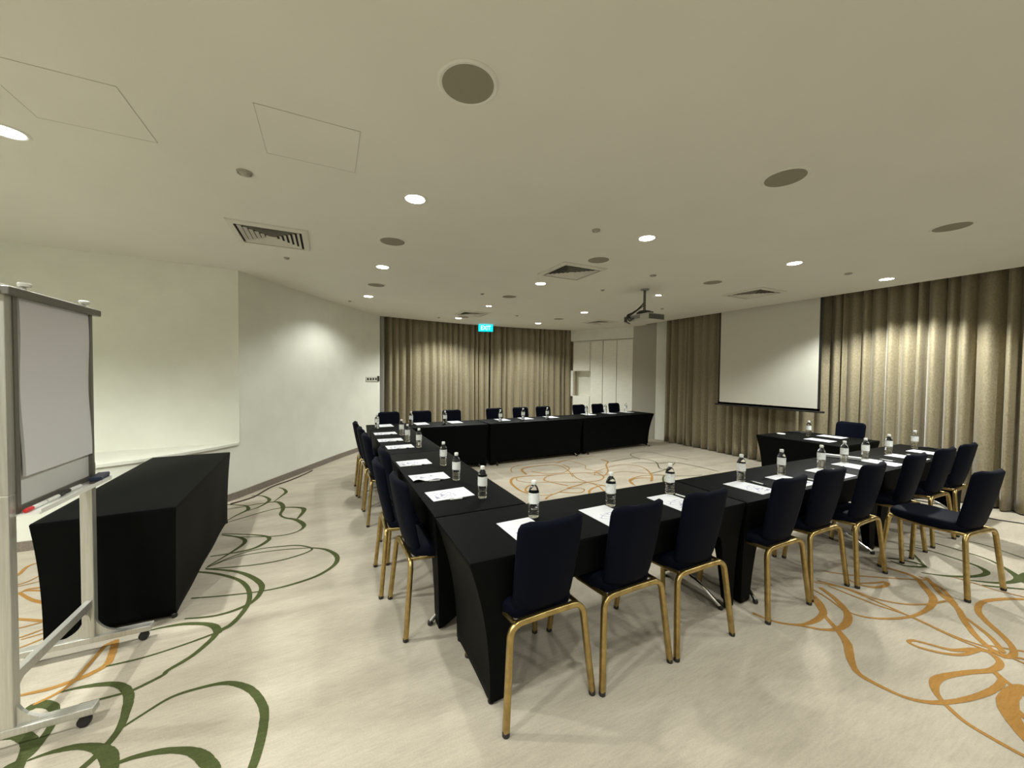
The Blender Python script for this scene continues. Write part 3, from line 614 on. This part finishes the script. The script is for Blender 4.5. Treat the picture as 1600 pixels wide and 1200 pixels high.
# ------------------------------------------------------------------ chair
def supell(w,th,n=28,pw=.38,pt=.75):
    out=[]
    for i in range(n):
        a=2*PI*i/n; c,s=math.cos(a),math.sin(a); out.append((math.copysign(abs(c)**pw,c)*w,math.copysign(abs(s)**pt,s)*th))
    return out
def make_chair(label,group):
    t=thing('banquet_chair',label,'chair',(0,0,0),0,group)
    # backrest: curved upholstered panel
    rings=[]; H0,H1=.482,.948; n=22
    for k in range(n+1):
        v=k/n; z=H0+(H1-H0)*v
        w=.165+.016*math.sin(v*PI*.5); th=.026
        cr=.065; 
        if z>H1-cr: q=(z-(H1-cr))/cr; w-=cr*.75*(1-math.sqrt(max(0,1-q*q))); 
        if z>H1-.022: q=(z-(H1-.022))/.022; th*=math.sqrt(max(.02,1-q*q*.92))
        if z<H0+.04: q=1-(z-H0)/.04; w-=.035*(1-math.sqrt(max(0,1-q*q))); th*=(1-.4*q*q)
        yc=-.172-.105*v+.03*(v-.35)**2
        ring=[]
        for a,b in supell(w,th,30,.42,.7):
            bow=.042*((a/.18)**2)
            ztop=z+(-.012*(1-(a/.18)**2) if v>.9 else 0)*((v-.9)*10 if v>.9 else 0)
            ring.append((a,yc+b+bow-.012,ztop))
        rings.append(ring)
    MB().loft(rings).build('backrest',NAVY,t,60)
    # seat cushion
    rings=[]
    for z,g in ((.452,.93),(.462,.985),(.485,1.0),(.505,.99),(.518,.96),(.527,.9),(.533,.75),(.536,.4)):
        ring=[]
        for a,b in supell(.205*g,.225*g,36,.45,.45):
            wide=1+.06*(b/.225); ring.append((a*wide,b+.035,z+ (.008*(b/.225) if z<.5 else 0)))
        rings.append(ring)
    MB().loft(rings).build('seat',NAVY,t,60)
    # four tubular legs, each bending into its arch
    for sy,yt,yf,xf in ((-1,-.205,-.25,.243),(1,.235,.27,.222)):
        for sx in (-1,1):
            path=bend([(sx*xf,yf,.012),(sx*(xf-.040),yt+(yf-yt)*.10,.462),(0,yt,.462)],.062,8)
            lg=MB().tube(path,.0165,16,(.9,.9),.55,PI/4).build('leg',GOLD,t,50)
            MB().lathe([(.0145,0.0),(.0175,.003),(.0175,.02),(.014,.022)],(sx*xf,yf,0),12).build('foot_cap',BLACK,lg)
    for sx in (-1,1): MB().tube([(sx*.178,-.205,.460),(sx*.188,.03,.447),(sx*.178,.235,.458)],.012,10,(1,.8)).build('side_rail',GOLD,t,50)
    return t
CG={'n':'navy chairs behind the front table row','l':'navy chairs along the left table row','f':'navy chairs behind the far table row'}
chairs=[]
nx=[(.945,1.73,.03),(1.475,1.715,.02),(2.01,1.71,.0),(2.815,1.68,0),(3.36,1.69,-.02),(3.87,1.64,.02),(4.72,1.66,.0),(5.40,1.66,-.02),(5.99,1.66,0)]
nl=['navy chair with gold legs nearest the camera, at the left corner of the front row','navy chair with gold legs, second from the left in the front row','navy chair with gold legs, third from the left beside the first cover seam',
 'navy chair with gold legs, fourth from the left just right of the first cover seam','navy chair with gold legs, fifth from the left in the front row','navy chair with gold legs, sixth from the left in the front row',
 'navy chair pushed in directly behind the pulled-out chair','navy chair eighth from the left in the front row, second from the right end','navy chair at the right end of the front row']
proto=make_chair(nl[0],CG['n']); proto.location=(nx[0][0],nx[0][1],0); proto.rotation_euler=(0,0,nx[0][2])
for (x,y,r),l in zip(nx[1:],nl[1:]): dup(proto,(x,y,0),r,l,CG['n'])
o=dup(proto,(4.41,1.17,0),math.radians(-7.5),'navy chair pulled out from the front row, its seat and four gold legs exposed'); del o['group']
ll=['navy chair nearest the camera in the left row','navy chair set farthest out from the table, second in the left row','navy chair third in the left row, its back showing behind the second','navy chair fourth along the left row','navy chair fifth along the left row','navy chair farthest along the left row']
for (x,y,r),l in zip([(.66,2.52,.04),(.60,3.02,-.03),(.70,3.50,0),(.63,4.40,0),(.62,4.95,.02),(.60,5.50,-.02)],ll): dup(proto,(x,y,0),-PI/2+r,l,CG['l'])
fx=[(.955,6.54),(1.515,6.54),(2.075,6.54),(2.97,6.60),(3.56,6.62),(4.11,6.64),(5.13,6.76),(5.70,6.81),(6.25,6.87)]
for i,(x,y) in enumerate(fx): dup(proto,(x,y,0),PI+(.09 if i>5 else .03 if i>2 else 0),'navy chair back behind the far row, %s from the left'%ORD[i],CG['f'])
o=dup(proto,(6.83,2.83,0),PI/2,'navy chair behind the presenter table, by the right curtain'); del o['group']

# ------------------------------------------------------------------ bottles
def make_bottle(label,group):
    t=thing('water_bottle',label,'bottle',(0,0,0),0,group)
    r=.0325; prof=[(.018,0.0),(.028,.001),(r,.008),(r,.018)]
    for k in range(5): z=.024+.012*k; prof+=[(r-.0034,z),(r+.0002,z+.006)]
    prof+=[(r,.088),(r,.150),(r-.001,.158),(r-.006,.172),(.022,.184),(.0145,.192),(.0125,.197),(.0125,.205)]
    MB().lathe(prof,seg=24).build('bottle_body',PET,t,60)
    MB().lathe([(r+.0006,.088),(r+.0006,.152)],seg=24,cap0=False,cap1=False).build('label',LABEL,t,60)
    MB().lathe([(.0145,.199),(.0155,.201),(.0155,.218),(.0135,.222)],seg=20).build('cap',CAP,t,40)
    return t
BG={'n':'water bottles on the front table row','l':'water bottles on the left table row','f':'water bottles on the far table row'}
Z=TH+.0005
bn=[(1.12,1.97),(1.68,1.93),(2.25,1.95),(3.06,1.94),(3.61,1.93),(4.20,1.90),(4.70,1.93),(5.14,1.93),(5.74,1.95),(6.50,1.97)]
bl=[(.97,2.43),(.94,2.93),(.98,3.45),(.96,4.41),(.91,4.84),(.93,5.38)]
bf=[(.70,6.22),(1.27,6.45),(1.83,6.35),(2.83,6.24),(3.35,6.34),(3.90,6.36),(5.02,6.58),(5.65,6.72),(6.33,6.80)]
bp=None
for g,lst,nm in (('n',bn,'front row, %s from the left'),('l',bl,'left row, %s from the near corner'),('f',bf,'far row, %s from the left')):
    for i,(x,y) in enumerate(lst):
        lab='clear water bottle with white cap on the '+nm%ORD[i]
        if bp is None: bp=make_bottle(lab,BG[g]); bp.location=(x,y,Z)
        else: dup(bp,(x,y,Z),i*.7,lab,BG[g])
o=dup(bp,(6.37,3.05,Z),0,'clear water bottle standing on the presenter table'); del o['group']

# ------------------------------------------------------------------ papers and pens
pmesh=None
def paper(x,y,rz,label,group,curl=0):
    global pmesh
    if pmesh is None:
        pm=MB(); rings=[]
        for k in range(9):
            u=-.15+.3*k/8; rings.append([(u,-.108,0),(u,.108,0),(u,.108,.0016),(u,-.108,.0016)])
        pm.loft(rings); o=pm.build('paper_sheet',PAPER,None,0); pmesh=o
    else:
        o=pmesh.copy(); COL.objects.link(o)
    if curl:
        pm=MB(); rings=[]
        for k in range(17):
            u=-.15+.3*k/16; h=lambda y:.010*(math.sin(k*.8)+1)*(.5-y/.216)*(1-k/20)
            rings.append([(u,-.108,h(-.108)),(u,.108,h(.108)),(u,.108,h(.108)+.0016),(u,-.108,h(-.108)+.0016)])
        pm.loft(rings); bpy.data.objects.remove(o); o=pm.build('paper_sheet',PAPER,None,60)
    o.location=(x,y,TH+.0008); o.rotation_euler=(0,0,rz); tag(o,label,'paper',group); return o
PG={'n':'white paper sheets on the front row','l':'white paper sheets on the left row','f':'white paper sheets on the far row'}
pn=[(.985,1.82,.03),(1.545,1.80,.02),(2.13,1.80,0),(2.955,1.80,.05),(3.475,1.78,.02),(4.07,1.77,.02),(4.60,1.80,0),(5.07,1.78,0),(5.68,1.78,0),(6.26,1.79,0)]
for i,(x,y,r) in enumerate(pn): paper(x,y,PI/2+r,'white printed sheet on the front row, %s place from the left'%ORD[i],PG['n'])
for i,(x,y) in enumerate([(.785,2.60),(.76,3.10),(.75,3.66),(.765,4.53),(.73,5.04),(.745,5.62)]):
    paper(x,y,(.05,0,.02,0,-.02,0)[i],'white %s sheet on the left row, %s place from the near corner'%('curled' if i==1 else 'printed',ORD[i]),PG['l'],i==1)
pf=[(.86,6.46),(1.45,6.48),(2.05,6.48),(2.98,6.48),(3.50,6.52),(4.10,6.55),(5.17,6.70),(5.78,6.74),(6.36,6.80)]
for i,(x,y) in enumerate(pf): paper(x,y,PI/2+(.08 if i>5 else .03),'white sheet on the far row, %s place from the left'%ORD[i],PG['f'])
paper(6.08,2.77,-PI/2,'white sheet on the presenter table, nearer the front edge','papers on the presenter table')
paper(6.60,2.86,-PI/2,'white sheet on the presenter table, nearer the chair','papers on the presenter table')
PENW=mat('pen_white',(.8,.8,.8),.3); PEND=mat('pen_dark_grip',(.02,.02,.025),.4)
def make_pen(label,group):
    t=thing('ballpoint_pen',label,'pen',(0,0,0),0,group)
    MB().tube([(-.035,0,.0055),(.05,0,.0055)],.005,10).build('barrel',PENW,t)
    MB().tube([(-.07,0,.0055),(-.062,0,.0055),(-.055,0,.0055),(-.035,0,.0055)],[.001,.003,.005,.0052],10).build('grip',PEND,t)
    MB().tube([(.05,0,.0055),(.066,0,.0055)],.0035,8).build('button',CHROME,t)
    MB().box((.04,0,.0118),(.03,.003,.0015)).build('clip',CHROME,t,0)
    return t
pens=[(2.27,1.86,PI/2+.1,'pen at the front row, beside the third sheet from the left','n'),(3.12,1.83,PI/2-.05,'pen at the front row, beside the fourth sheet from the left','n'),(3.64,1.72,PI/2,'pen at the front row, beside the fifth sheet from the left','n'),
 (4.25,1.78,PI/2,'pen at the front row, beside the sixth sheet from the left','n'),(5.24,1.78,PI/2,'pen at the front row, beside the eighth sheet from the left','n'),(5.85,1.78,PI/2,'pen at the front row, beside the ninth sheet from the left','n')]
for i,(y,x) in enumerate([(2.465,.80),(2.965,.78),(3.53,.76),(4.40,.78),(4.91,.75),(5.49,.76)]):
    pens.append((x,y,PI*.98,'pen lying along the near edge of the left row sheet, %s from the near corner'%ORD[i],'l'))
pg={'n':'pens on the front row','l':'pens on the left row'}; pp=None
for x,y,r,l,g in pens:
    if pp is None: pp=make_pen(l,pg[g]); pp.location=(x,y,Z); pp.rotation_euler=(0,0,r)
    else: dup(pp,(x,y,Z),r,l,pg[g])
# small things on the tables
o=bevel(MB().box((0,0,.016),(.32,.055,.03)).build('power_strip',mat('strip_grey',(.55,.56,.56),.5),None,0),.006,3); o.location=(4.93,2.05,Z); o.rotation_euler=(0,0,-1.22); tag(o,'long pale grey bar lying on the front row behind two bottles','power strip')
o=MB().lathe([(.05,0),(.055,.004),(.055,.010),(.045,.014)],seg=28).build('round_coaster',CAP,None,40); o.location=(6.16,3.31,Z); tag(o,'round white disc on the left end of the presenter table','coaster')
o=MB().tube(curve([(6.45,3.36,Z+.012),(6.55,3.33,Z+.012),(6.62,3.24,Z+.014),(6.72,3.18,Z+.012),(6.60,3.14,Z+.012),(6.50,3.22,Z+.012)],8),.009,8).build('coiled_cable',BLACK,None); tag(o,'black coiled cable on the presenter table','cable')
o=MB().tube(curve([(6.62,1.98,Z+.008),(6.68,1.90,Z+.008),(6.66,1.82,Z+.008),(6.60,1.84,Z+.008)],8),.008,8).build('black_cable',BLACK,None); tag(o,'short black cable at the right end of the front row','cable')
mb=MB(); mb.tube(curve([(6.9,2.3,.006),(7.0,1.8,.006),(6.85,1.45,.006),(6.95,1.15,.006),(6.8,.8,.006),(6.9,.4,.006)],10),.006,8); tag(mb.build('floor_cable',BLACK,None),'thin dark cable on the carpet along the right curtain','cable')
mb=MB(); mb.tube(curve([(-1.05,5.55,.008),(-.85,5.75,.008),(-.70,6.15,.008),(-.50,6.42,.008),(-.33,6.70,.008),(-.22,6.93,.008)],10),.009,8); tag(mb.build('floor_cable',mat('brown_cable',(.06,.03,.02),.6),None),'brown cable lying along the foot of the curved left wall','cable')

# ------------------------------------------------------------------ flip chart stand (board lies along Y, facing +X)
fc=thing('flip_chart_stand','silver wheeled whiteboard stand at the left edge of the photo','whiteboard stand',(-1.21,2.65,0))
Y0,Y1=-.315,.30     # the two posts, local
for y in (Y0,Y1):
    bevel(MB().box((-.005,y,.57),(.052,.045,1.02)).build('post',ALU,fc,0),.004)
    b=bevel(MB().box((-.01,y,.076),(.55,.055,.032)).build('base_bar',ALU,fc,0),.004)
    for sx in (-1,1):   # quarter-round gussets
        pts=[(sx*.02,.092)]; n=8
        for k in range(n+1):
            a=PI/2*k/n; pts.append((sx*(.02+.13*(1-math.sin(a))),.092+.13*(1-math.cos(a))))
        poly=[(sx*.02-.005,.092)]+[(sx*(.15-.13*math.sin(PI/2*k/n))-.005,.092+.13*(1-math.cos(PI/2*k/n))) for k in range(n+1)]
        MB().loft([[(x,y-.008,z) for x,z in poly],[(x,y+.008,z) for x,z in poly]]).build('gusset',ALU,b,0)
        w=MB().box((sx*.235-.01,y,.052),(.026,.02,.020)).build('caster',BLACK,b,0)
        MB().lathe([(.008,-.012),(.023,-.011),(.025,0),(.023,.011),(.008,.012)],seg=20).build('wheel',BLACK,w,40)
        wh=w.children[0]; wh.rotation_euler=(PI/2,0,0); wh.location=(sx*.235-.01,y,.0255)
bevel(MB().box((0,(Y0+Y1)/2,.285),(.03,Y1-Y0,.045)).build('cross_bar',ALU,fc,0),.004)
for y,s in ((Y0,1),(Y1,-1)):
    poly=[(y+s*.022,.262)]+[(y+s*(.022+.09*(1-math.sin(PI/2*k/8))),.262-.09*(1-math.cos(PI/2*k/8))) for k in range(9)]
    MB().loft([[( -.006,a,z) for a,z in poly],[(.006,a,z) for a,z in poly]]).build('corner_bracket',ALU,fc,0)
bevel(MB().box((.0,(Y0+Y1)/2,1.47),(.02,Y1-Y0,.96)).build('whiteboard',WBOARD,fc,0),.002)
mb=MB()
for y in (Y0+.03,Y1-.012): mb.box((.012,y,1.47),(.028,.022,.96))
mb.box((.0,(Y0+Y1)/2,1.0),(.034,Y1-Y0+.03,.03)); mb.build('side_rails',DKALU,fc,0)
bevel(MB().box((-.005,Y0,1.515),(.052,.045,.87)).build('upper_post',ALU,fc,0),.004)
bevel(MB().box((.004,Y1,1.47),(.02,.03,.96)).build('upper_post',DKALU,fc,0),.003)
bevel(MB().box((.016,(Y0+Y1)/2+.01,1.93),(.052,Y1-Y0+.09,.034)).build('clamp_bar',DKALU,fc,0),.004)
MB().tube([(.0,Y0-.10,1.950),(.0,Y1+.06,1.950)],.011,12).build('top_rail',ALU,fc)
for y in (Y0+.10,Y1-.06): MB().lathe([(.006,1.945),(.006,1.965),(.02,1.967),(.022,1.978),(.018,1.984)],(.02,y,0),16).build('clamp_knob',WHITEP,fc)
tr=MB(); tr.box((.055,(Y0+Y1)/2,.985),(.085,Y1-Y0-.02,.006)); tr.box((.097,(Y0+Y1)/2,.993),(.004,Y1-Y0-.02,.02)); tr.build('pen_tray',WHITEP,fc,0)
# paper pad hanging from the clamp
rings=[]
for k in range(21):
    v=k/20; z=1.915-.775*v; x=.034+.010*v**3+.003*math.sin(v*9); 
    rings.append([(x,-.245-.0*v,z),(x+.010,-.245,z),(x+.010-.004*v,.282,z+.0),(x-.004*v,.282,z)])
pd=MB().loft(rings).build('paper_pad',PADM,None,60); pd.location=(-1.235,2.645,0); tag(pd,'blank flip chart paper pad clipped to the whiteboard stand','paper pad')
def marker(y,colr,label,rz=0,x=-1.165):
    t=thing('marker_pen',label,'marker',(x,y,.998),PI/2+rz,'markers in the pen tray')
    MB().tube([(-.065,0,0),(.02,0,0)],.0085,12).build('barrel',WHITEP,t)
    MB().tube([(.02,0,0),(.06,0,0),(.066,0,0)],[.0092,.0088,.005],12).build('marker_cap',colr,t)
    return t
m1=marker(2.42,RED,'red-capped marker at the near end of the pen tray',PI)
marker(2.56,BLACK,'black-capped marker in the middle of the pen tray',0)
marker(2.70,BLACK,'black-capped marker farther along the pen tray',PI*.98,x=-1.17)
er=thing('board_eraser','dark blue board eraser at the far end of the pen tray','eraser',(-1.145,2.90,.989),.15)
bevel(MB().box((0,0,.022),(.05,.15,.022)).build('handle',BLUE,er,0),.006,3); bevel(MB().box((0,0,.0055),(.048,.145,.011)).build('felt_pad',mat('felt_grey',(.12,.11,.10),.95),er,0),.002)

# ------------------------------------------------------------------ camera
f,p,r,y,H=589.5,.0248,.0099,.4558,1.604
cam=bpy.data.cameras.new('camera'); cam.sensor_width=36; cam.sensor_fit='HORIZONTAL'; cam.lens=f/1600*36; cam.clip_start=.02
co=bpy.data.objects.new('camera',cam); COL.objects.link(co)
fw=Vector((math.sin(y)*math.cos(p),math.cos(y)*math.cos(p),-math.sin(p))); rt=Vector((math.cos(y),-math.sin(y),0)); up=rt.cross(fw)
rt2=rt*math.cos(r)+up*math.sin(r); up2=up*math.cos(r)-rt*math.sin(r)
co.matrix_world=Matrix(((rt2.x,up2.x,-fw.x,0),(rt2.y,up2.y,-fw.y,0),(rt2.z,up2.z,-fw.z,H),(0,0,0,1)))
S=bpy.context.scene; S.camera=co
w=bpy.data.worlds.new('world'); S.world=w; w.use_nodes=True; w.node_tree.nodes['Background'].inputs[0].default_value=(.9,.95,1,1); w.node_tree.nodes['Background'].inputs[1].default_value=.0
S.view_settings.view_transform='Standard'; S.view_settings.look='None'; S.view_settings.gamma=1; S.view_settings.use_curve_mapping=False; S.view_settings.exposure=0.95
try:
    S.cycles.max_bounces=10; S.cycles.diffuse_bounces=6; S.cycles.transmission_bounces=8; S.cycles.caustics_refractive=False; S.cycles.caustics_reflective=False; S.cycles.sample_clamp_indirect=6; S.cycles.use_denoising=True
except Exception: pass
